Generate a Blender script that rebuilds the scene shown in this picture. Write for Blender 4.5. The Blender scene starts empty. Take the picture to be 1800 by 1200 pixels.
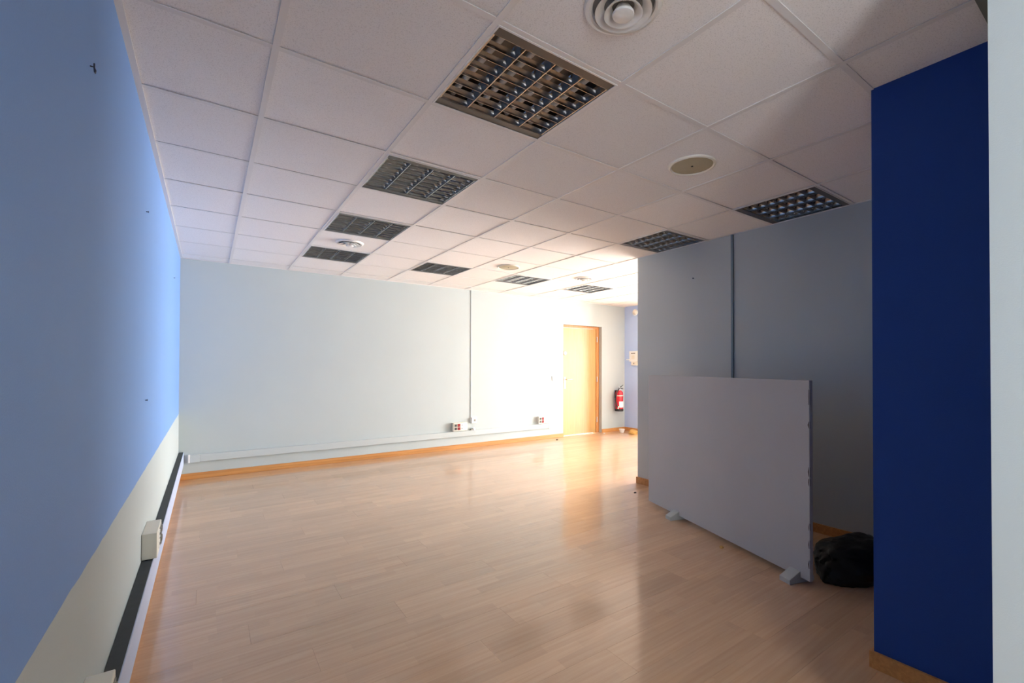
import bpy, bmesh, math, random
from mathutils import Vector, Matrix

# ------------------------------------------------------------------ camera, sky, exposure
S = bpy.context.scene
COL = S.collection
W_IMG = 1800.0
CAM_Z = 1.2648            # eye height above the floor
F_PX = 805.7734           # focal length in pixels of the 1800 px wide frame
CX, CY = 950.3266, 634.9677
YAW, PITCH, ROLL = map(math.radians, (35.9432, 0.6114, 0.1421))

cam = bpy.data.cameras.new('camera')
cam.sensor_fit = 'HORIZONTAL'
cam.sensor_width = 36.0
cam.lens = F_PX / W_IMG * 36.0
cam.shift_x = -(CX - 900.0) / W_IMG
cam.shift_y = (CY - 600.0) / W_IMG
cam.clip_start = 0.02
camo = bpy.data.objects.new('camera', cam)
COL.objects.link(camo)
fw = Vector((math.sin(YAW) * math.cos(PITCH), math.cos(YAW) * math.cos(PITCH), math.sin(PITCH)))
rt = Vector((math.cos(YAW), -math.sin(YAW), 0))
up = rt.cross(fw)
r2 = math.cos(ROLL) * rt + math.sin(ROLL) * up
u2 = -math.sin(ROLL) * rt + math.cos(ROLL) * up
M = Matrix((r2, u2, -fw)).transposed().to_4x4()
M.translation = (0, 0, CAM_Z)
camo.matrix_world = M
S.camera = camo

world = bpy.data.worlds.new('overcast_sky')
S.world = world
world.use_nodes = True
bg = world.node_tree.nodes['Background']
bg.inputs[0].default_value = (0.99, 0.995, 0.985, 1)
bg.inputs[1].default_value = 4.0

S.view_settings.view_transform = 'Standard'
S.view_settings.look = 'None'
S.view_settings.gamma = 1.0
S.view_settings.use_curve_mapping = False
S.view_settings.exposure = 3.42
S.cycles.max_bounces = 14
S.cycles.diffuse_bounces = 10
S.cycles.glossy_bounces = 5
S.cycles.use_denoising = True
S.cycles.caustics_reflective = True
S.cycles.blur_glossy = 0.6
S.cycles.caustics_refractive = False

# room dimensions (metres, floor at z = 0, camera above the origin)
XL, YB, XE = -0.258, 6.4186, 6.7236
XP, YPE = 3.790, 3.424
XW = 10.4                       # window wall of the bright bay beyond the partition
YS = 5.50                       # free end of the short blue wall
TOP = 2.4513
GX, GY = -0.406, 1.9514         # ceiling grid origin (column 0, row 0), 0.6 m modules
YR = -2.6                       # rear wall behind the camera
WIN_Y0, WIN_Y1, WIN_Z0, WIN_Z1 = 1.00, 6.30, 0.02, 2.43       # shop window on the far right
FILL_Y0, FILL_Y1, FILL_Z0, FILL_Z1 = -2.4, -1.62, 0.75, 2.2            # unseen opening added in the left wall behind the camera, for fill light


def portal(name, loc, rot, sx, sy):
    L = bpy.data.lights.new(name, 'AREA')
    L.shape = 'RECTANGLE'
    L.size, L.size_y = sx, sy
    L.cycles.is_portal = True
    o = bpy.data.objects.new(name, L)
    o.location = loc
    o.rotation_euler = rot
    COL.objects.link(o)


portal('window_daylight', (XW + 0.02, (WIN_Y0 + WIN_Y1) / 2, (WIN_Z0 + WIN_Z1) / 2), (0, math.radians(90), 0), WIN_Z1 - WIN_Z0, WIN_Y1 - WIN_Y0)
portal('added_fill_daylight', (XL - 0.02, (FILL_Y0 + FILL_Y1) / 2, (FILL_Z0 + FILL_Z1) / 2), (0, math.radians(-90), 0), FILL_Z1 - FILL_Z0, FILL_Y1 - FILL_Y0)  # portal of the added opening that fills the near end


# ------------------------------------------------------------------ materials
def lin(c):
    return tuple(((v / 255) / 12.92 if v / 255 <= 0.04045 else ((v / 255 + 0.055) / 1.055) ** 2.4) for v in c)


def newmat(name):
    m = bpy.data.materials.new(name)
    m.use_nodes = True
    nt = m.node_tree
    return m, nt, nt.nodes['Principled BSDF']


def mat(name, col, rough=0.5, metal=0.0, spec=0.5, bump=0.0, bscale=200.0, vary=0.0, vscale=3.0, coat=0.0):
    m, nt, b = newmat(name)
    b.inputs['Base Color'].default_value = (*col, 1)
    b.inputs['Roughness'].default_value = rough
    b.inputs['Metallic'].default_value = metal
    b.inputs['Specular IOR Level'].default_value = spec
    b.inputs['Coat Weight'].default_value = coat
    N, L = nt.nodes, nt.links
    if bump or vary:
        tc = N.new('ShaderNodeTexCoord')
    if vary:
        n = N.new('ShaderNodeTexNoise')
        n.inputs['Scale'].default_value = vscale
        n.inputs['Detail'].default_value = 6
        L.new(tc.outputs['Object'], n.inputs['Vector'])
        mx = N.new('ShaderNodeMix')
        mx.data_type = 'RGBA'
        mx.inputs['A'].default_value = (*[c * (1 - vary) for c in col], 1)
        mx.inputs['B'].default_value = (*[min(1, c * (1 + vary)) for c in col], 1)
        L.new(n.outputs['Fac'], mx.inputs['Factor'])
        L.new(mx.outputs['Result'], b.inputs['Base Color'])
    if bump:
        n = N.new('ShaderNodeTexNoise')
        n.inputs['Scale'].default_value = bscale
        n.inputs['Detail'].default_value = 4
        L.new(tc.outputs['Object'], n.inputs['Vector'])
        bp = N.new('ShaderNodeBump')
        bp.inputs['Strength'].default_value = bump
        bp.inputs['Distance'].default_value = 0.002
        L.new(n.outputs['Fac'], bp.inputs['Height'])
        L.new(bp.outputs['Normal'], b.inputs['Normal'])
    return m


PALE = (0.47, 0.525, 0.53)
BLUE = (0.175, 0.33, 0.67)
M_pale = mat('pale_wall_paint', PALE, 0.62, spec=0.35, bump=0.25, bscale=260, vary=0.03, vscale=2.5)
M_part = mat('partition_paint', (0.47, 0.51, 0.515), 0.6, spec=0.35, bump=0.25, bscale=260, vary=0.03, vscale=2.5)
M_blue = mat('blue_wall_paint', BLUE, 0.6, spec=0.35, bump=0.25, bscale=260, vary=0.03)
M_blue_lit = mat('lit_blue_wall_paint', (0.46, 0.58, 0.84), 0.6, spec=0.35, bump=0.25, bscale=260)  # wall blue lightened, brightness of the end wall put into its colour
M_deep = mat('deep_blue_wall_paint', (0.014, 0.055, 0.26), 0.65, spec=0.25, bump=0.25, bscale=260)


def two_tone():
    m, nt, b = newmat('blue_over_pale_wall_paint')
    N, L = nt.nodes, nt.links
    tc = N.new('ShaderNodeTexCoord')
    sep = N.new('ShaderNodeSeparateXYZ')
    L.new(tc.outputs['Object'], sep.inputs[0])
    wob = N.new('ShaderNodeTexNoise')
    wob.inputs['Scale'].default_value = 9
    L.new(tc.outputs['Object'], wob.inputs['Vector'])
    ma = N.new('ShaderNodeMath')
    ma.operation = 'MULTIPLY_ADD'
    ma.inputs[1].default_value = 0.012
    L.new(wob.outputs['Fac'], ma.inputs[0])
    L.new(sep.outputs['Z'], ma.inputs[2])
    gt = N.new('ShaderNodeMath')
    gt.operation = 'GREATER_THAN'
    gt.inputs[1].default_value = 0.738
    L.new(ma.outputs[0], gt.inputs[0])
    mx = N.new('ShaderNodeMix')
    mx.data_type = 'RGBA'
    mx.inputs['A'].default_value = (*PALE, 1)
    mx.inputs['B'].default_value = (*BLUE, 1)
    L.new(gt.outputs[0], mx.inputs['Factor'])
    L.new(mx.outputs['Result'], b.inputs['Base Color'])
    b.inputs['Roughness'].default_value = 0.6
    b.inputs['Specular IOR Level'].default_value = 0.35
    n = N.new('ShaderNodeTexNoise')
    n.inputs['Scale'].default_value = 260
    L.new(tc.outputs['Object'], n.inputs['Vector'])
    bp = N.new('ShaderNodeBump')
    bp.inputs['Strength'].default_value = 0.25
    bp.inputs['Distance'].default_value = 0.002
    L.new(n.outputs['Fac'], bp.inputs['Height'])
    L.new(bp.outputs['Normal'], b.inputs['Normal'])
    return m


M_two = two_tone()


def tile_material():
    m, nt, b = newmat('mineral_ceiling_tile')
    N, L = nt.nodes, nt.links
    oi = N.new('ShaderNodeObjectInfo')
    tc = N.new('ShaderNodeTexCoord')
    n = N.new('ShaderNodeTexNoise')
    n.inputs['Scale'].default_value = 220
    n.inputs['Detail'].default_value = 3
    L.new(tc.outputs['Object'], n.inputs['Vector'])
    cr = N.new('ShaderNodeValToRGB')
    cr.color_ramp.elements[0].position = 0.33
    cr.color_ramp.elements[0].color = (0.72, 0.71, 0.70, 1)
    cr.color_ramp.elements[1].position = 0.46
    cr.color_ramp.elements[1].color = (0.87, 0.86, 0.85, 1)
    L.new(n.outputs['Fac'], cr.inputs[0])
    mr = N.new('ShaderNodeMapRange')
    mr.inputs['To Min'].default_value = 0.955
    mr.inputs['To Max'].default_value = 1.02
    L.new(oi.outputs['Random'], mr.inputs['Value'])
    mx = N.new('ShaderNodeVectorMath')
    mx.operation = 'SCALE'
    L.new(cr.outputs['Color'], mx.inputs[0])
    L.new(mr.outputs['Result'], mx.inputs['Scale'])
    L.new(mx.outputs[0], b.inputs['Base Color'])
    b.inputs['Roughness'].default_value = 0.85
    b.inputs['Specular IOR Level'].default_value = 0.2
    bp = N.new('ShaderNodeBump')
    bp.inputs['Strength'].default_value = 0.35
    bp.inputs['Distance'].default_value = 0.002
    L.new(n.outputs['Fac'], bp.inputs['Height'])
    L.new(bp.outputs['Normal'], b.inputs['Normal'])
    return m


M_tile = tile_material()


def wood_material(name, c1, c2, rough, spec, strips=True, coat=0.0, coat_rough=0.2, axis='X'):
    """Laminate: long grain, three staggered strips across each plank, each plank its own tone."""
    m, nt, b = newmat(name)
    N, L = nt.nodes, nt.links
    oi = N.new('ShaderNodeObjectInfo')
    tc = N.new('ShaderNodeTexCoord')
    off = N.new('ShaderNodeVectorMath')
    off.operation = 'SCALE'
    off.inputs[0].default_value = (37.0, 0.0, 11.0)
    L.new(oi.outputs['Random'], off.inputs['Scale'])
    add = N.new('ShaderNodeVectorMath')
    add.operation = 'ADD'
    L.new(tc.outputs['Object'], add.inputs[0])
    L.new(off.outputs[0], add.inputs[1])
    mp = N.new('ShaderNodeMapping')
    mp.inputs['Scale'].default_value = {'X': (2.2, 55, 55), 'Z': (55, 55, 2.2)}[axis]
    L.new(add.outputs[0], mp.inputs['Vector'])
    n = N.new('ShaderNodeTexNoise')
    n.inputs['Scale'].default_value = 1.0
    n.inputs['Detail'].default_value = 5
    n.inputs['Distortion'].default_value = 0.6
    L.new(mp.outputs[0], n.inputs['Vector'])
    cr = N.new('ShaderNodeValToRGB')
    cr.color_ramp.elements[0].position = 0.3
    cr.color_ramp.elements[0].color = (*c1, 1)
    cr.color_ramp.elements[1].position = 0.68
    cr.color_ramp.elements[1].color = (*c2, 1)
    L.new(n.outputs['Fac'], cr.inputs[0])
    src = cr.outputs['Color']
    if strips:
        br = N.new('ShaderNodeTexBrick')
        br.inputs['Color1'].default_value = (0.90, 0.895, 0.89, 1)
        br.inputs['Color2'].default_value = (1.04, 1.035, 1.03, 1)
        br.inputs['Mortar'].default_value = (0.93, 0.92, 0.91, 1)
        br.inputs['Scale'].default_value = 1.0
        br.inputs['Mortar Size'].default_value = 0.0006
        br.inputs['Brick Width'].default_value = 0.43
        br.inputs['Row Height'].default_value = 0.0643
        br.offset = 0.37
        off2 = N.new('ShaderNodeVectorMath')
        off2.operation = 'ADD'
        off2.inputs[1].default_value = (0, 0.0965, 0)
        L.new(add.outputs[0], off2.inputs[0])
        L.new(off2.outputs[0], br.inputs['Vector'])
        mul = N.new('ShaderNodeMix')
        mul.data_type = 'RGBA'
        mul.blend_type = 'MULTIPLY'
        mul.inputs['Factor'].default_value = 0.9
        L.new(src, mul.inputs['A'])
        L.new(br.outputs['Color'], mul.inputs['B'])
        src = mul.outputs['Result']
    mr = N.new('ShaderNodeMapRange')
    mr.inputs['To Min'].default_value = 0.93
    mr.inputs['To Max'].default_value = 1.05
    L.new(oi.outputs['Random'], mr.inputs['Value'])
    sc = N.new('ShaderNodeVectorMath')
    sc.operation = 'SCALE'
    L.new(src, sc.inputs[0])
    L.new(mr.outputs['Result'], sc.inputs['Scale'])
    L.new(sc.outputs[0], b.inputs['Base Color'])
    b.inputs['Roughness'].default_value = rough
    b.inputs['Specular IOR Level'].default_value = spec
    b.inputs['Coat Weight'].default_value = coat
    b.inputs['Coat Roughness'].default_value = coat_rough
    return m


M_floor = wood_material('beech_laminate', (0.56, 0.335, 0.185), (0.63, 0.40, 0.235), 0.45, 0.5, coat=1.0, coat_rough=0.14)
M_base = wood_material('orange_beech_skirting', (0.46, 0.20, 0.06), (0.62, 0.30, 0.10), 0.4, 0.45, strips=False)
M_door = wood_material('honey_beech_veneer', (0.50, 0.27, 0.085), (0.58, 0.34, 0.115), 0.30, 0.5, strips=False, axis='Z')
M_frame = wood_material('orange_beech_frame', (0.50, 0.20, 0.06), (0.62, 0.29, 0.10), 0.4, 0.45, strips=False, axis='Z')
M_white = mat('white_plastic', (0.80, 0.80, 0.78), 0.4)
M_cream = mat('cream_plastic', (0.74, 0.71, 0.62), 0.45)
M_trunk = mat('pale_trunking_plastic', (0.49, 0.54, 0.545), 0.5)
M_lav = mat('bluish_trunking_plastic', (0.46, 0.53, 0.72), 0.45)
M_dust = mat('dark_grey_dusty_plastic', (0.06, 0.068, 0.075), 0.8, spec=0.2, vary=0.15, vscale=30)
M_tee = mat('white_painted_steel', (0.76, 0.75, 0.74), 0.45)
M_trim = mat('shaded_greenish_grey_trim', (0.20, 0.21, 0.18), 0.6)  # greenish grey, kept dark to carry the shadow on this strip
M_slab = mat('plenum_concrete', (0.10, 0.10, 0.10), 0.9)
M_alu = mat('mirror_aluminium', (0.38, 0.365, 0.355), 0.20, metal=1.0)
M_house = mat('dark_metal_housing', (0.20, 0.19, 0.185), 0.35, metal=1.0)
M_endp = mat('dark_metal_end_plate', (0.075, 0.07, 0.065), 0.35, metal=0.3)
M_tube = mat('white_glass_tube', (0.85, 0.85, 0.83), 0.2)
M_black = mat('black_plastic', (0.012, 0.012, 0.013), 0.5)
M_dark = mat('grey_throat', (0.20, 0.195, 0.19), 0.8)
M_tan = mat('yellowed_cream_metal', (0.42, 0.385, 0.265), 0.6, vary=0.08, vscale=25)
M_red = mat('red_gloss_paint', (0.62, 0.015, 0.03), 0.25, coat=0.4)
M_redp = mat('dark_red_plastic', (0.30, 0.006, 0.012), 0.4)
M_greyp = mat('grey_plastic', (0.27, 0.26, 0.23), 0.5)
M_chrome = mat('brushed_steel', (0.60, 0.60, 0.60), 0.28, metal=1.0)
M_board = mat('grey_laminate_board', (0.42, 0.415, 0.42), 0.6, spec=0.3, vary=0.05, vscale=3.5)
M_chip = mat('chipped_chipboard', (0.06, 0.045, 0.04), 0.9)
M_foot = mat('grey_painted_wood', (0.40, 0.42, 0.42), 0.6)
M_cond = mat('blue_grey_conduit', (0.16, 0.23, 0.27), 0.5)
M_cond2 = mat('pale_grey_conduit', (0.50, 0.55, 0.55), 0.5)
M_metal = mat('dark_steel', (0.03, 0.04, 0.08), 0.4, metal=0.6)
M_ground = mat('pavement', (0.55, 0.54, 0.52), 0.9)
M_plaster = mat('plaster_crumb', (0.55, 0.52, 0.48), 0.9)
M_bag = mat('black_plastic_film', (0.004, 0.004, 0.0045), 0.5, spec=0.3, bump=0.5, bscale=45)
M_ochre = mat('ochre_cardboard', (0.52, 0.30, 0.08), 0.7)
M_alum = mat('window_frame_metal', (0.35, 0.36, 0.37), 0.4, metal=0.8)


# ------------------------------------------------------------------ mesh helpers
def box(bm, x0, x1, y0, y1, z0, z1):
    v = [bm.verts.new(p) for p in ((x0, y0, z0), (x1, y0, z0), (x1, y1, z0), (x0, y1, z0),
                                   (x0, y0, z1), (x1, y0, z1), (x1, y1, z1), (x0, y1, z1))]
    for f in ((0, 3, 2, 1), (4, 5, 6, 7), (0, 1, 5, 4), (1, 2, 6, 5), (2, 3, 7, 6), (3, 0, 4, 7)):
        bm.faces.new([v[i] for i in f])


def bevel(bm, w, seg=2):
    bmesh.ops.bevel(bm, geom=bm.edges[:], offset=w, segments=seg, affect='EDGES', profile=0.5)


def bx(x0, x1, y0, y1, z0, z1, bev=0.0, seg=2):
    bm = bmesh.new()
    box(bm, x0, x1, y0, y1, z0, z1)
    if bev:
        bevel(bm, bev, seg)
    return bm


def lathe(profile, n=40, axis='Z', closed=False):
    """Revolve (r, h) pairs about an axis."""
    bm = bmesh.new()
    rings = []
    for r, h in profile:
        if r < 1e-6:
            p = {'Z': (0, 0, h), 'Y': (0, h, 0), 'X': (h, 0, 0)}[axis]
            rings.append([bm.verts.new(p)])
        else:
            ring = []
            for k in range(n):
                a = 2 * math.pi * k / n
                c, s = r * math.cos(a), r * math.sin(a)
                ring.append(bm.verts.new({'Z': (c, s, h), 'Y': (c, h, s), 'X': (h, c, s)}[axis]))
            rings.append(ring)
    pairs = list(zip(rings, rings[1:]))
    if closed:
        pairs.append((rings[-1], rings[0]))
    for A, B in pairs:
        if len(A) == 1 and len(B) == 1:
            continue
        for k in range(n):
            a0, a1 = A[k % len(A)], A[(k + 1) % len(A)]
            b0, b1 = B[k % len(B)], B[(k + 1) % len(B)]
            vs = []
            for q in (a0, a1, b1, b0):
                if q not in vs:
                    vs.append(q)
            if len(vs) > 2:
                try:
                    bm.faces.new(vs)
                except ValueError:
                    pass
    bmesh.ops.recalc_face_normals(bm, faces=bm.faces[:])
    return bm


def tube(points, r, n=10):
    """Round tube along a polyline, closed at both ends."""
    bm = bmesh.new()
    pts = [Vector(p) for p in points]
    rings = []
    ref = None
    for i, p in enumerate(pts):
        d = (pts[min(i + 1, len(pts) - 1)] - pts[max(i - 1, 0)]).normalized()
        if ref is None:
            ref = Vector((0, 0, 1)) if abs(d.z) < 0.9 else Vector((1, 0, 0))
        a = (ref - d * ref.dot(d)).normalized()
        ref = a
        b = d.cross(a)
        rr_ = r[i] if isinstance(r, (list, tuple)) else r
        rings.append([bm.verts.new(p + a * rr_ * math.cos(2 * math.pi * k / n) + b * rr_ * math.sin(2 * math.pi * k / n)) for k in range(n)])
    for A, B in zip(rings, rings[1:]):
        for k in range(n):
            bm.faces.new((A[k], A[(k + 1) % n], B[(k + 1) % n], B[k]))
    bm.faces.new(rings[0])
    bm.faces.new(rings[-1])
    bmesh.ops.recalc_face_normals(bm, faces=bm.faces[:])
    return bm


def prism(section, length, axis='Y', centre=True):
    """Extrude a closed 2-D section: along Y the section is (x, z), along X it is (y, z)."""
    bm = bmesh.new()
    h0, h1 = (-length / 2, length / 2) if centre else (0, length)
    A, B = [], []
    for a, z in section:
        A.append(bm.verts.new((a, h0, z) if axis == 'Y' else (h0, a, z)))
        B.append(bm.verts.new((a, h1, z) if axis == 'Y' else (h1, a, z)))
    n = len(section)
    for k in range(n):
        bm.faces.new((A[k], A[(k + 1) % n], B[(k + 1) % n], B[k]))
    bm.faces.new(A[::-1])
    bm.faces.new(B)
    bmesh.ops.recalc_face_normals(bm, faces=bm.faces[:])
    return bm


def tomesh(bm, name, material, smooth=False):
    me = bpy.data.meshes.new(name)
    bm.to_mesh(me)
    bm.free()
    me.materials.append(material)
    if smooth:
        for p in me.polygons:
            p.use_smooth = True
        try:
            me.set_sharp_from_angle(angle=math.radians(38))
        except Exception:
            pass
    return me


def put(name, me, parent=None, loc=(0, 0, 0), rotz=0.0):
    o = bpy.data.objects.new(name, me)
    COL.objects.link(o)
    o.location = loc
    o.rotation_euler = (0, 0, rotz)
    if parent:
        o.parent = parent
    return o


def obj(name, bm, material, parent=None, loc=(0, 0, 0), rotz=0.0, smooth=False):
    return put(name, tomesh(bm, name, material, smooth), parent, loc, rotz)


def tag(o, label, cat, group=None):
    o['label'] = label
    o['category'] = cat
    if group:
        o['group'] = group
    return o


def thing(name, label, cat, loc=(0, 0, 0), rotz=0.0, group=None):
    o = bpy.data.objects.new(name, None)
    o.empty_display_size = 0.05
    COL.objects.link(o)
    o.location = loc
    o.rotation_euler = (0, 0, rotz)
    return tag(o, label, cat, group)


def struct(name, bm, material, parent=None, loc=(0, 0, 0)):
    o = obj(name, bm, material, parent, loc)
    if parent is None:
        o['kind'] = 'structure'
    return o


# ------------------------------------------------------------------ setting: floor
floor = struct('floor', bx(XL - 0.1, XW + 0.1, YR - 0.1, YB + 0.25, -0.12, -0.008), M_floor)
rng = random.Random(4)
PW, PL = 0.193, 1.286
plank_cache = {}


def plank_mesh(length):
    k = round(length, 3)
    if k not in plank_cache:
        bm = bmesh.new()
        g = 0.0002
        c = 0.0003
        x0, x1, y0, y1 = -k / 2 + g, k / 2 - g, -PW / 2 + g, PW / 2 - g
        lo = [bm.verts.new(p) for p in ((x0, y0, -0.008), (x1, y0, -0.008), (x1, y1, -0.008), (x0, y1, -0.008))]
        mi = [bm.verts.new(p) for p in ((x0, y0, -c), (x1, y0, -c), (x1, y1, -c), (x0, y1, -c))]
        hi = [bm.verts.new(p) for p in ((x0 + c, y0 + c, 0), (x1 - c, y0 + c, 0), (x1 - c, y1 - c, 0), (x0 + c, y1 - c, 0))]
        for A, B in ((lo, mi), (mi, hi)):
            for q in range(4):
                bm.faces.new((A[q], A[(q + 1) % 4], B[(q + 1) % 4], B[q]))
        bm.faces.new(hi)
        plank_cache[k] = tomesh(bm, 'plank', M_floor)
    return plank_cache[k]


y = YB + 0.10 - PW / 2
row = 0
while y > -0.75:
    x = XL - [0.0, 0.43, 0.86, 0.21, 0.64, 1.07][row % 6]
    while x < 7.6:
        a, b2 = max(x, XL), min(x + PL, 7.6)
        if b2 - a > 0.06:
            ln = round(b2 - a, 3)
            put('plank', plank_mesh(ln), floor, ((a + b2) / 2, y, 0))
        x += PL
    y -= PW
    row += 1

# ------------------------------------------------------------------ setting: walls
bm = bmesh.new()
box(bm, XL - 0.12, XL, FILL_Y1, YB + 0.2, -0.12, TOP + 0.25)
box(bm, XL - 0.12, XL, YR - 0.1, FILL_Y0, -0.12, TOP + 0.25)
box(bm, XL - 0.12, XL, FILL_Y0, FILL_Y1, -0.12, FILL_Z0)
box(bm, XL - 0.12, XL, FILL_Y0, FILL_Y1, FILL_Z1, TOP + 0.25)
struct('wall_left', bm, M_two)
DX0, DX1, DZ1 = 5.155, 6.100, 2.022
bm = bmesh.new()
box(bm, XL, DX0, YB, YB + 0.2, -0.12, TOP + 0.25)
box(bm, DX1, XW, YB, YB + 0.2, -0.12, TOP + 0.25)
box(bm, DX0, DX1, YB, YB + 0.2, DZ1, TOP + 0.25)
struct('wall_back', bm, M_pale)
struct('wall_right', bx(XE, XE + 0.12, YS, YB, 0, TOP), M_blue_lit)
bm = bmesh.new()                      # window wall, out of the picture
box(bm, XW, XW + 0.1, WIN_Y1, YB + 0.2, -0.12, TOP + 0.25)
box(bm, XW, XW + 0.1, 0.36, WIN_Y0, -0.12, TOP + 0.25)
box(bm, XW, XW + 0.1, WIN_Y0, WIN_Y1, WIN_Z1, TOP + 0.25)
box(bm, XW, XW + 0.1, WIN_Y0, WIN_Y1, -0.12, WIN_Z0)
struct('wall_window', bm, M_pale)
struct('wall_partition', bx(XP, XP + 0.11, 0.749, YPE, 0, TOP), M_part)
struct('wall_column', bx(2.285, XP + 0.11, 0.385, 0.749, 0, TOP), M_deep)
struct('wall_pier', bx(1.50, 3.40, 0.150, 0.2535, 0, TOP), M_pale)
struct('wall_side', bx(XP + 0.11, XW + 0.1, 0.36, 0.48, -0.008, TOP), M_pale)
struct('wall_near', bx(3.40, 3.52, YR, 0.385, -0.008, TOP), M_pale)
struct('wall_rear', bx(XL, 3.52, YR - 0.1, YR, -0.008, TOP), M_pale)
struct('trim_1', bx(1.50, 2.285, 0.2535, 0.362, TOP - 0.018, TOP - 0.004), M_trim)

# window frames (outside the picture, daylight comes through them, the second added as fill)
bm = bmesh.new()
for yy in (WIN_Y0 + 0.02, 2.30, 3.65, 5.00, WIN_Y1 - 0.02):
    box(bm, XW + 0.035, XW + 0.075, yy - 0.02, yy + 0.02, WIN_Z0, WIN_Z1)
struct('window_1', bm, M_alum)
bm = bmesh.new()
for yy in (FILL_Y0 + 0.02, (FILL_Y0 + FILL_Y1) / 2, FILL_Y1 - 0.02):
    box(bm, XL - 0.085, XL - 0.045, yy - 0.02, yy + 0.02, FILL_Z0, FILL_Z1)
struct('added_fill_window', bm, M_alum)  # unseen frame for the opening added as fill light
# skirtings
BH = 0.068
struct('baseboard_back', bx(XL, DX0, YB - 0.013, YB, 0, BH, 0.003), M_base)
struct('baseboard_back_corner', bx(DX1, XE, YB - 0.013, YB, 0, BH, 0.003), M_base)
struct('baseboard_left', bx(XL, XL + 0.012, YR, YB - 0.013, 0, 0.06, 0.003), M_base)
struct('baseboard_right', bx(XE - 0.013, XE, YS, YB - 0.013, 0, BH, 0.003), M_base)
bm = bmesh.new()
box(bm, XP - 0.013, XP, 0.749, YPE + 0.013, 0, BH)
box(bm, XP, XP + 0.123, YPE, YPE + 0.013, 0, BH)
struct('baseboard_partition', bm, M_base)
bm = bmesh.new()
box(bm, 2.272, 2.285, 0.385, 0.762, 0, BH)
box(bm, 2.285, XP - 0.013, 0.749, 0.762, 0, BH)
struct('baseboard_column', bm, M_base)

# ------------------------------------------------------------------ setting: door
door = bpy.data.objects.new('door_1', None)
COL.objects.link(door)
door.location = (0, 0, 0)
door['kind'] = 'structure'
FY = YB + 0.075                       # front of the recessed frame
obj('door_jamb', bx(DX1 - 0.058, DX1, FY, FY + 0.10, 0, DZ1 - 0.045, 0.003), M_frame, door)
obj('door_jamb', bx(DX0, DX0 + 0.050, FY, FY + 0.10, 0, DZ1 - 0.045, 0.003), M_frame, door)
obj('door_head', bx(DX0, DX1, FY, FY + 0.10, DZ1 - 0.045, DZ1, 0.003), M_frame, door)
leaf = obj('door_leaf', bx(DX0 + 0.053, DX1 - 0.061, FY + 0.012, FY + 0.05, 0.006, DZ1 - 0.048, 0.002), M_door, door)
obj('door_stop', bx(DX1 - 0.075, DX1 - 0.0585, FY - 0.006, FY + 0.012, 0, DZ1 - 0.048, 0.003), M_frame, door)
plate = obj('lock_plate', bx(DX0 + 0.085, DX0 + 0.125, FY + 0.004, FY + 0.012, 0.86, 1.07, 0.003), M_chrome, leaf)
obj('lever_handle', tube([(DX0 + 0.105, FY + 0.006, 1.025), (DX0 + 0.105, FY - 0.045, 1.025), (DX0 + 0.12, FY - 0.055, 1.025), (DX0 + 0.225, FY - 0.055, 1.027)], 0.009), M_chrome, leaf, smooth=True)
obj('deadbolt_cover', lathe([(0, -0.022), (0.030, -0.020), (0.036, -0.012), (0.036, 0.0), (0, 0.0)], 24, 'Y'), M_white, leaf, (DX0 + 0.105, FY + 0.012, 1.505), smooth=True)
hm = tomesh(lathe([(0, -0.05), (0.008, -0.05), (0.008, 0.05), (0, 0.05)], 12), 'hinge', M_chrome, True)
for hz in (0.25, 1.02, 1.78):
    put('hinge', hm, door, (DX1 - 0.066, FY - 0.013, hz))
struct('threshold', bx(DX0 + 0.002, DX1 - 0.002, YB, FY + 0.1, -0.008, 0.003), M_floor)

# ------------------------------------------------------------------ setting: ceiling grid
ceiling = struct('ceiling', bx(XL - 0.1, XW + 0.1, YR - 0.1, YB + 0.2, TOP + 0.18, TOP + 0.25), M_slab)
LIGHTS = {(2, -1), (2, 1), (2, 3), (2, 5), (4, 5), (6, 5), (8, 5), (6, 1), (6, -1)}
X0C, X1C, Y0C, Y1C = XL, XW, YR, YB
TW = 0.024
mesh_cache = {}


def cached_box(kind, sx, sy, z0, z1, material, bev=0.0):
    k = (kind, round(sx, 3), round(sy, 3))
    if k not in mesh_cache:
        mesh_cache[k] = tomesh(bx(-k[1] / 2, k[1] / 2, -k[2] / 2, k[2] / 2, z0, z1, bev, 1), kind, material)
    return mesh_cache[k]


cols = [(i, max(GX + 0.6 * i, X0C), min(GX + 0.6 * (i + 1), X1C)) for i in range(0, 19)]
rows = [(j, max(GY + 0.6 * j, Y0C), min(GY + 0.6 * (j + 1), Y1C)) for j in range(-8, 8)]
for i, xa, xb in cols:
    for j, ya, yb in rows:
        if xb - xa < 0.03 or yb - ya < 0.03:
            continue
        if (i, j) not in LIGHTS:
            sx, sy = xb - xa - 0.012, yb - ya - 0.012
            put('ceiling_tile', cached_box('ceiling_tile', sx, sy, TOP, TOP + 0.015, M_tile), ceiling, ((xa + xb) / 2, (ya + yb) / 2, rng.uniform(-0.0008, 0.0012)))
        # cross tee on the far side of the cell
        if yb < Y1C - 0.02:
            put('cross_tee', cached_box('cross_tee', xb - xa - TW, TW, TOP - 0.0042, TOP - 0.0012, M_tee), ceiling, ((xa + xb) / 2, yb, 0))
for i, xa, xb in cols[1:]:
    if xa < X1C - 0.02:
        put('main_tee', cached_box('main_tee', TW, Y1C - Y0C - 0.04, TOP - 0.0046, TOP - 0.0012, M_tee), ceiling, (xa, (Y0C + Y1C) / 2, 0))
struct('trim_2', bx(XL, XL + 0.022, YR, YB, TOP - 0.006, TOP - 0.0012), M_tee)
struct('trim_3', bx(XL + 0.022, XW, YB - 0.02, YB, TOP - 0.006, TOP - 0.0012), M_tee)


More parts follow.
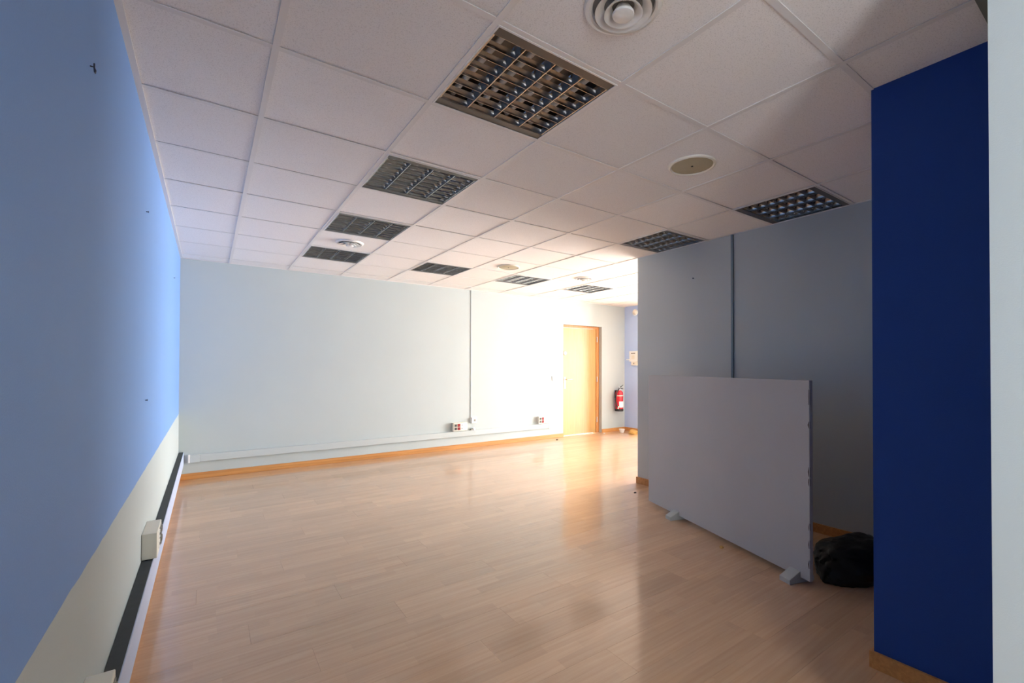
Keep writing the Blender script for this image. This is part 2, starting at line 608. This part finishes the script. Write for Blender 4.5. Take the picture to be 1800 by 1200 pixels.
# ------------------------------------------------------------------ louvre lights
HL = 0.290                           # half size of the visible fitting
zb = TOP - 0.004


def vsec(top, bot, h, z=0.0, n=5):
    """Blade section: a wedge with hollow (parabolic) flanks, sharp side down."""
    right = []
    for k in range(n + 1):
        t = k / n
        w = bot / 2 + (top - bot) / 2 * t ** 2
        right.append((w, z + h * t))
    return right + [(-a, zz) for a, zz in reversed(right)]


ML = {}


def light_meshes():
    bm = bmesh.new()                  # thin white rim
    a, b_ = HL, HL - 0.007
    for (x0, x1, y0, y1) in ((-a, a, -a, -b_), (-a, a, b_, a), (-a, -b_, -b_, b_), (b_, a, -b_, b_)):
        box(bm, x0, x1, y0, y1, -0.003, 0.012)
    ML['frame'] = tomesh(bm, 'frame', M_tee)
    bm = bmesh.new()                  # open box above
    t = 0.002
    box(bm, -b_, b_, -b_, b_, 0.098, 0.10)
    for (x0, x1, y0, y1) in ((-b_, b_, -b_, -b_ + t), (-b_, b_, b_ - t, b_), (-b_, -b_ + t, -b_ + t, b_ - t), (b_ - t, b_, -b_ + t, b_ - t)):
        box(bm, x0, x1, y0, y1, 0.0, 0.098)
    ML['housing'] = tomesh(bm, 'housing', M_house)
    ML['end_plate'] = tomesh(bx(-b_ + t, b_ - t, -0.021, 0.021, 0.001, 0.004), 'end_plate', M_endp)
    ML['side_blade'] = tomesh(prism(vsec(0.024, 0.006, 0.036), 2 * (b_ - 0.045), 'Y'), 'side_blade', M_alu, True)
    ML['long_blade'] = tomesh(prism(vsec(0.034, 0.004, 0.036), 2 * (b_ - 0.045), 'Y'), 'long_blade', M_alu, True)
    ML['cross_blade'] = tomesh(prism(vsec(0.014, 0.002, 0.024, 0.001), 2 * b_ - 0.02, 'X'), 'cross_blade', M_alu, True)
    ML['lamp_tube'] = tomesh(lathe([(0, -0.245), (0.013, -0.245), (0.013, 0.245), (0, 0.245)], 14, 'Y'), 'lamp_tube', M_tube, True)


light_meshes()


def louvre_light(i, j, label):
    cx_, cy_ = GX + 0.6 * i + 0.3, GY + 0.6 * j + 0.3
    if i == 6 and j < 5:
        cx_ -= 0.006
    t = thing('louvre_light', label, 'ceiling light', (cx_, cy_, zb), 0, 'square louvre lights in the ceiling grid')
    b_ = HL - 0.007
    put('frame', ML['frame'], t)
    put('housing', ML['housing'], t)
    for s in (-1, 1):
        put('end_plate', ML['end_plate'], t, (0, s * (b_ - 0.023), 0))
        put('side_blade', ML['side_blade'], t, (s * (b_ - 0.006), 0, 0.001))
    for k in (-1, 0, 1):
        put('long_blade', ML['long_blade'], t, (k * 0.1415, 0, 0.001))
    n = 7
    span = 2 * (b_ - 0.046)
    for k in range(n + 1):
        put('cross_blade', ML['cross_blade'], t, (0, -span / 2 + span * k / n, 0.0015))
    for k in (-1.5, -0.5, 0.5, 1.5):
        put('lamp_tube', ML['lamp_tube'], t, (k * 0.1415, 0, 0.050))
    return t


louvre_light(2, -1, 'largest and nearest square ceiling light with dark mirror louvres and white lamp tubes')
louvre_light(2, 1, 'dark square louvre ceiling light, second in the row along the left')
louvre_light(2, 3, 'dark square louvre ceiling light just before the small round white vent')
louvre_light(2, 5, 'brownish square louvre ceiling light just behind the small round white vent')
louvre_light(4, 5, 'small grey louvre ceiling light near the back wall above the vertical conduit')
louvre_light(6, 5, 'pale louvre ceiling light right behind the far cream ceiling disc')
louvre_light(8, 5, 'farthest and faintest louvre ceiling light, almost white, above the door side')
louvre_light(6, 1, 'louvre ceiling light by the free corner of the grey partition wall')
louvre_light(6, -1, 'louvre ceiling light along the grey partition, nearest the dark blue column')


# ------------------------------------------------------------------ round ceiling outlets
def vent(i, j, label):
    t = thing('round_vent', label, 'air vent', (GX + 0.6 * i + 0.3, GY + 0.6 * j + 0.3, TOP), 0, 'round white air vents in the ceiling')
    obj('flange', lathe([(0.100, -0.001), (0.104, -0.012), (0.112, -0.016), (0.124, -0.011), (0.128, -0.001)], 48, closed=True), M_white, t, smooth=True)
    obj('throat', lathe([(0, -0.0012), (0.101, -0.0012), (0.101, -0.0024), (0, -0.0024)], 40), M_dark, t)
    obj('outer_cone', lathe([(0.062, -0.003), (0.066, -0.003), (0.090, -0.020), (0.093, -0.025), (0.088, -0.024), (0.064, -0.008)], 48, closed=True), M_white, t, smooth=True)
    obj('inner_cone', lathe([(0.036, -0.003), (0.040, -0.003), (0.060, -0.026), (0.063, -0.032), (0.058, -0.031), (0.037, -0.009)], 48, closed=True), M_white, t, smooth=True)
    obj('centre_dome', lathe([(0.020, -0.003), (0.036, -0.030), (0.034, -0.036), (0.020, -0.041), (0, -0.043)], 40), M_white, t, smooth=True)
    return t


vent(2, -2, 'large round white ceiling vent with nested rings at the top edge')
vent(2, 4, 'small round white ceiling vent between two dark louvre lights')
vent(7, 4, 'faint round white ceiling vent far away before the palest louvre light')


def disc(i, j, label):
    t = thing('ceiling_disc', label, 'air valve', (GX + 0.6 * i + 0.3, GY + 0.6 * j + 0.3, TOP), 0, 'flat cream discs in the ceiling')
    obj('rim', lathe([(0.116, -0.001), (0.118, -0.009), (0.124, -0.013), (0.133, -0.009), (0.136, -0.001)], 48, closed=True), M_cream, t, smooth=True)
    obj('face', lathe([(0, -0.002), (0.116, -0.002), (0.117, -0.006), (0.110, -0.008), (0, -0.009)], 48), M_tan, t, smooth=True)
    obj('centre_screw', lathe([(0, -0.009), (0.007, -0.009), (0.006, -0.012), (0, -0.013)], 16), M_black, t)


disc(4, -1, 'yellowed cream round ceiling disc with a dark centre screw, nearest one')
disc(5, 4, 'small far cream ceiling disc before the pale louvre light')

# ------------------------------------------------------------------ trunking, sockets, conduits on the back wall
TZ0, TZ1, TD = 0.190, 0.272, 0.038
t = thing('cable_trunking', 'pale painted cable trunking running low along the back wall', 'trunking', (0, YB, TZ0))
obj('cover', bx(XL + 0.19, 4.80, -TD, 0, 0, TZ1 - TZ0, 0.004), M_trunk, t)
obj('end_cap', bx(XL + 0.105, XL + 0.19, -TD - 0.003, 0, -0.003, TZ1 - TZ0 + 0.003, 0.003), M_trunk, t)
obj('white_edge', bx(XL + 0.085, XL + 0.105, -TD - 0.003, 0, -0.003, TZ1 - TZ0 + 0.003, 0.002), M_white, t)
obj('end_cap', bx(4.80, 4.885, -TD - 0.003, 0, -0.003, TZ1 - TZ0 + 0.003, 0.003), M_trunk, t)

# left wall trunking: dark dusty top, bluish front
LZ0, LZ1, LX = 0.172, 0.306, XL + 0.046
t = thing('cable_trunking', 'long cable trunking on the blue left wall with a dark grey top', 'trunking', (XL + 0.0015, 0, LZ0))
obj('channel', bx(0, LX - XL - 0.004, FILL_Y1 + 0.1, YB, 0, LZ1 - LZ0 - 0.004), M_lav, t)
obj('front_cover', bx(LX - XL - 0.004, LX - XL, FILL_Y1 + 0.1, YB - 0.0, 0, LZ1 - LZ0, 0.001, 1), M_lav, t)
obj('top_strip', bx(0, LX - XL - 0.004, FILL_Y1 + 0.1, YB, LZ1 - LZ0 - 0.004, LZ1 - LZ0), M_dust, t)


def outlet(parent, u, v, kind, place, s=0.044):
    """One socket insert on a box front; place maps (u, v, depth) to a mesh location and axis."""
    axis, sign = place
    hs = s / 2
    m = {'grey': M_greyp, 'red': M_redp, 'data': M_white}[kind]
    d = 0.003

    def rect(hu, hv, d0, d1):
        lo, hi = sorted((sign * d0, sign * d1))
        if axis == 'Y':
            return bx(u - hu, u + hu, lo, hi, v - hv, v + hv, 0.001, 1)
        return bx(lo, hi, u - hu, u + hu, v - hv, v + hv, 0.001, 1)
    names = {'grey': 'grey_socket', 'red': 'red_socket', 'data': 'data_socket'}
    o = obj(names[kind], rect(hs, hs, -0.001, d), m, parent)
    off = (u, sign * d, v) if axis == 'Y' else (sign * d, u, v)
    if kind == 'data':
        obj('port', rect(0.007, 0.006, d - 0.001, d + 0.001), M_black, o)
    else:
        r = 0.018
        p = [(r - 0.004, 0.0), (r, 0.0), (r, sign * 0.004), (r - 0.004, sign * 0.004)]
        obj('ring', lathe(p, 20, axis, closed=True), m, o, off)
        obj('well', lathe([(0, 0), (r - 0.004, 0), (r - 0.004, sign * 0.001), (0, sign * 0.001)], 20, axis), M_black if kind == 'grey' else M_redp, o, off)
    return o


def socket_box(name, label, loc, length, axis, sign, n_data, order=('grey', 'red')):
    """Surface box; its front face is the local plane depth = 0, length along u, height 0.125."""
    D, Hh = 0.060, 0.126
    t = thing(name, label, 'socket box', loc, 0, 'white socket boxes on the trunking')
    lo, hi = sorted((0.0, -sign * D))
    if axis == 'Y':
        body = bx(0, length, lo, hi, 0, Hh, 0.003)
    else:
        body = bx(lo, hi, 0, length, 0, Hh, 0.003)
    obj('box', body, M_cream, t)
    cu = [0.036, 0.088]
    for u, k in zip(cu, order):
        for v in (0.038, 0.088):
            outlet(t, u if axis == 'Y' else length - u, v, k, (axis, sign))
    if n_data:
        for v in (0.038, 0.088):
            outlet(t, 0.140 if axis == 'Y' else length - 0.140, v, 'data', (axis, sign), 0.040)
    return t


socket_box('socket_box', 'white socket box with red sockets beside the vertical conduit on the back wall', (2.995, YB - 0.060, 0.279), 0.232, 'Y', -1, True)
socket_box('socket_box', 'white socket box with red sockets on the back wall nearest the door', (4.575, YB - 0.060, 0.279), 0.228, 'Y', -1, False)
socket_box('socket_box', 'cream socket box on the left wall trunking, fully in view', (XL + 0.060, 2.965, 0.309), 0.250, 'X', 1, True, ('grey', 'grey'))
socket_box('socket_box', 'cream socket box on the left wall trunking, cut off by the bottom edge', (XL + 0.060, 1.455, 0.309), 0.250, 'X', 1, True, ('grey', 'grey'))

t = thing('cable_conduit', 'thin pale vertical conduit running up the back wall to the ceiling', 'conduit', (3.315, YB, 0.47))
obj('conduit_body', bx(-0.010, 0.010, -0.010, 0, 0, TOP - 0.47 - 0.006, 0.003), M_cond2, t)
t = thing('wall_socket', 'small square white wall socket at the foot of the vertical conduit', 'socket', (3.355, YB, 0.425))
obj('back_box', bx(-0.046, 0.046, -0.040, 0, -0.045, 0.045, 0.004), M_white, t)
sp = obj('socket_plate', bx(-0.042, 0.042, -0.048, -0.040, -0.041, 0.041, 0.003), M_white, t)
obj('socket_well', lathe([(0, -0.001), (0.017, -0.001), (0.019, 0.0), (0, 0)], 20, 'Y'), M_greyp, sp, (0.004, -0.048, 0))
t = thing('cable_outlet', 'small broken white cable outlet lying on the trunking beside the socket box', 'cable outlet', (3.325, YB - 0.030, 0.272))
bm = bx(-0.030, 0.006, -0.018, 0.012, 0, 0.020, 0.003)
obj('base', bm, M_greyp, t)
bm = prism([(-0.022, 0.0), (0.022, 0.0), (0.016, 0.034), (-0.004, 0.040)], 0.030, 'X')
obj('lid', bm, M_white, t, (0.024, -0.004, 0), 0.4)
t = thing('light_switch', 'white double light switch on the wall left of the door', 'light switch', (4.985, YB, 1.05))
obj('switch_plate', bx(-0.085, 0.085, -0.012, 0, -0.046, 0.046, 0.004), M_white, t)
for s in (-1, 1):
    obj('rocker', bx(s * 0.040 - 0.033, s * 0.040 + 0.033, -0.017, -0.012, -0.034, 0.034, 0.003), M_white, t)

t = thing('cable_conduit', 'dark blue grey vertical conduit on the grey partition wall', 'conduit', (XP, 2.305, 0.30))
obj('conduit_body', bx(-0.014, 0, -0.011, 0.011, 0, TOP - 0.30 - 0.006, 0.003), M_cond, t)

# ------------------------------------------------------------------ fire extinguisher
EX, EY = 6.465, YB - 0.105
t = thing('fire_extinguisher', 'red fire extinguisher with black hose hung beside the door', 'fire extinguisher', (EX, EY, 0.40))
R = 0.075
body = obj('cylinder', lathe([(0, 0.03), (R - 0.004, 0.03), (R, 0.04), (R, 0.335), (R - 0.006, 0.365), (R - 0.022, 0.388), (0.03, 0.402), (0.018, 0.405), (0.018, 0.42), (0, 0.42)], 36), M_red, t, smooth=True)
obj('base_ring', lathe([(R - 0.004, 0.0), (R + 0.004, 0.0), (R + 0.006, 0.02), (R + 0.004, 0.045), (R + 0.0005, 0.045), (R - 0.004, 0.02)], 36, closed=True), M_black, t, smooth=True)


def band(z0, z1, a0, a1, r, n=16):
    bm = bmesh.new()
    pr = None
    for k in range(n + 1):
        a = math.radians(a0 + (a1 - a0) * k / n)
        q = [bm.verts.new((rr_ * math.cos(a), rr_ * math.sin(a), z)) for rr_, z in ((r, z0), (r + 0.0012, z0), (r + 0.0012, z1), (r, z1))]
        if pr:
            for m_ in range(4):
                bm.faces.new((pr[m_], pr[(m_ + 1) % 4], q[(m_ + 1) % 4], q[m_]))
        else:
            bm.faces.new(q)
        pr = q
    bm.faces.new(pr[::-1])
    bmesh.ops.recalc_face_normals(bm, faces=bm.faces[:])
    return bm


obj('label_sticker', band(0.075, 0.19, 222, 330, R), M_white, body, smooth=True)
obj('label_stripe', band(0.292, 0.312, 190, 330, R), M_cream, body, smooth=True)
obj('valve', lathe([(0, 0.405), (0.022, 0.405), (0.022, 0.44), (0.014, 0.45), (0.014, 0.47), (0, 0.472)], 16), M_chrome, t, smooth=True)
obj('squeeze_lever', tube([(-0.01, -0.002, 0.455), (0.03, -0.01, 0.468), (0.085, -0.02, 0.505)], [0.009, 0.008, 0.006], 8), M_black, t, smooth=True)
obj('carry_handle', tube([(0.0, 0, 0.440), (0.045, -0.01, 0.440), (0.085, -0.02, 0.430)], [0.008, 0.007, 0.006], 8), M_black, t, smooth=True)
hp = []
for k in range(17):
    u = k / 16
    a = math.pi * (0.02 + 0.96 * u)
    hp.append((-0.015 - 0.115 * math.sin(a) ** 0.7 if u < 0.5 else -0.015 - 0.115 * math.sin(a) ** 0.7 - 0.03 * (u - 0.5) * 2, -0.035, 0.44 - 0.37 * u))
obj('hose', tube(hp, 0.010, 8), M_black, t, smooth=True)
obj('nozzle', tube([(hp[-1][0] - 0.004, -0.035, hp[-1][2] + 0.03), (hp[-1][0] - 0.006, -0.037, hp[-1][2] - 0.025)], [0.014, 0.011], 10), M_white, t, smooth=True)
obj('wall_bracket', bx(-0.02, 0.02, 0.070, 0.105, 0.25, 0.40, 0.003), M_black, t)

# ------------------------------------------------------------------ things on the blue end wall
t = thing('alarm_siren', 'round white detector high on the blue wall behind the partition corner', 'detector', (XE, 6.135, 2.318))
obj('base', lathe([(0, 0), (0.062, 0), (0.062, -0.018), (0, -0.018)], 32, 'X'), M_white, t, smooth=True)
obj('dome', lathe([(0, -0.05), (0.03, -0.046), (0.044, -0.034), (0.048, -0.018), (0, -0.018)], 32, 'X'), M_cream, t, smooth=True)
t = thing('alarm_keypad', 'white alarm keypad panel on the blue wall behind the partition corner', 'alarm panel', (XE, 6.155, 1.36))
obj('casing', bx(-0.040, 0, -0.115, 0.105, 0.0, 0.205, 0.006), M_white, t)
obj('display', bx(-0.042, -0.040, -0.05, 0.055, 0.150, 0.172), M_greyp, t)
obj('keypad', bx(-0.044, -0.040, -0.035, 0.040, 0.050, 0.125, 0.001, 1), M_cream, t)
obj('ledge', bx(-0.060, 0, 0.090, 0.165, 0.030, 0.048, 0.003), M_white, t)
lo = obj('lower_unit', bx(-0.035, 0, -0.090, 0.060, -0.075, 0.0, 0.005), M_cream, t)
obj('key_switch', lathe([(0, -0.004), (0.014, -0.004), (0.016, 0), (0, 0)], 16, 'X'), M_greyp, lo, (-0.035, -0.01, -0.035))

# ------------------------------------------------------------------ grey board standing in front of the partition
A = Vector((3.290, 2.840, 0))
B = Vector((2.800, 1.229, 0))
d = (B - A)
LEN = d.length
ang = math.atan2(d.y, d.x)
t = thing('grey_board', 'large grey board standing on two wooden feet before the partition', 'board', A, ang)
TH, BZ0, BZ1 = 0.026, 0.033, 1.187
panel = obj('panel', bx(0, LEN, 0, TH, BZ0, BZ1, 0.0015, 1), M_board, t)
rr2 = random.Random(8)
for k, zc in enumerate((0.13, 0.245, 0.345, 0.60, 0.66, 0.93, 1.09)):
    hgt = rr2.uniform(0.02, 0.055)
    bm = bmesh.new()
    n = 6
    pts = []
    for q in range(n):
        a = 2 * math.pi * q / n
        pts.append((LEN - 0.002 - abs(math.cos(a)) * rr2.uniform(0.003, 0.010), zc + math.sin(a) * hgt))
    Av = [bm.verts.new((min(x_, LEN - 0.001), -0.0006, z_)) for x_, z_ in pts]
    Bv = [bm.verts.new((LEN + 0.0006, 0.004 + 0.002 * (q % 2), z_)) for q, (x_, z_) in enumerate(pts)]
    bmesh.ops.convex_hull(bm, input=bm.verts[:])
    obj('chipped_edge', bm, M_chip, panel)
for uc in (0.422, 1.584):
    sec = [(-0.082, 0.0), (0.108, 0.0), (0.108, 0.028), (TH + 0.002, 0.068), (-0.002, 0.068), (-0.082, 0.028)]
    bm = prism(sec, 0.074, 'X')
    bevel(bm, 0.002, 1)
    obj('wooden_foot', bm, M_foot, t, (uc, 0, 0))

# ------------------------------------------------------------------ small things
# hooks and nails left in the walls
t = tag(obj('wall_hook', tube([(0, 0.008, 0.0), (0.008, 0.009, 0.0), (0.011, 0.009, -0.008), (0.011, 0.004, -0.017), (0.011, -0.005, -0.018), (0.011, -0.010, -0.010), (0.011, -0.010, 0.001)], 0.0018, 8), M_metal, None, (XL, 1.655, 2.05), smooth=True), 'small bent metal hook high on the blue left wall', 'hook')


def nail(loc, label, axis='X', L=0.008, r=0.003):
    o = obj('wall_nail', lathe([(0, 0), (r * 0.6, 0), (r * 0.6, L), (r * 1.5, L), (r * 1.5, L + 0.002), (0, L + 0.002)], 10, axis), M_metal, None, loc)
    tag(o, label, 'nail', 'nails left in the walls')


nail((XL, 3.013, 2.034), 'small dark nail in the blue left wall below the ceiling, middle height')
nail((XL, 5.241, 2.048), 'tiny dark nail in the blue left wall close to the back corner')
nail((XL, 3.061, 1.088), 'small dark nail in the blue left wall just above the pale band')
o = obj('wall_nail', lathe([(0, 0), (0.003, 0), (0.003, -0.014), (0.007, -0.014), (0.007, -0.016), (0, -0.016)], 10, 'X'), M_metal, None, (XP, 2.709, 2.117))
tag(o, 'small dark nail high on the grey partition wall', 'nail', 'nails left in the walls')

# things left in the far corner
t = tag(obj('small_bowl', lathe([(0, 0.0), (0.034, 0.0), (0.058, 0.070), (0.054, 0.070), (0.031, 0.006), (0, 0.006)], 28), M_white, None, (6.42, 6.20, 0), smooth=True), 'small white tub on the floor in the far corner', 'tub')


def lump(seed, rx, ry, rz, n=1):
    r_ = random.Random(seed)
    bm = bmesh.new()
    bmesh.ops.create_icosphere(bm, subdivisions=n + 1, radius=1.0)
    for v in bm.verts:
        k = r_.uniform(0.82, 1.12)
        v.co = Vector((v.co.x * rx * k, v.co.y * ry * k, max(-0.35 * rz, v.co.z * rz * k)))
    zmin = min(v.co.z for v in bm.verts)
    bmesh.ops.translate(bm, verts=bm.verts[:], vec=(0, 0, -zmin))
    return bm


tag(obj('cardboard_scrap', lump(3, 0.10, 0.085, 0.065), M_ochre, None, (6.47, 5.95, 0)), 'ochre crumpled scrap on the floor at the foot of the blue end wall', 'scrap')
tag(obj('plaster_crumb', lump(5, 0.030, 0.016, 0.012), M_plaster, None, (6.05, 6.30, 0)), 'flat pale crumb on the floor in front of the door jamb', 'debris')
tag(obj('plaster_crumb', lump(6, 0.022, 0.016, 0.010), M_chip, None, (4.86, 6.22, 0)), 'dark crumb on the floor left of the door by the skirting', 'debris')
tag(obj('plaster_crumb', lump(7, 0.016, 0.012, 0.008), M_chip, None, (3.47, 3.17, 0)), 'dark crumb on the bright floor beside the partition corner', 'debris')
tag(obj('plaster_crumb', lump(9, 0.016, 0.014, 0.012), M_ochre, None, (2.915, 1.86, 0)), 'small ochre crumb on the floor under the edge of the grey board', 'debris')


def crumpled_bag(seed, rx, ry, rz):
    from mathutils import noise
    bm = bmesh.new()
    bmesh.ops.create_icosphere(bm, subdivisions=5, radius=1.0)
    for v in bm.verts:
        p = v.co.copy()
        k = 1.0 + 0.16 * noise.noise(p * 1.6 + Vector((seed, 0, 0))) + 0.10 * abs(noise.noise(p * 4.2 + Vector((0, seed, 0)))) - 0.05 * abs(noise.noise(p * 9.0))
        z = p.z * rz * k
        flare = 1.0 + 0.18 * max(0.0, -p.z)
        v.co = Vector((p.x * rx * k * flare, p.y * ry * k * flare, max(z, -0.45 * rz)))
    zmin = min(v.co.z for v in bm.verts)
    bmesh.ops.translate(bm, verts=bm.verts[:], vec=(0, 0, -zmin))
    return bm


tag(obj('plastic_bag', crumpled_bag(2.3, 0.29, 0.19, 0.150), M_bag, None, (3.250, 1.160, 0), -0.12, smooth=True), 'black crumpled bag slumped on the floor in the dark niche behind the grey board', 'bag')
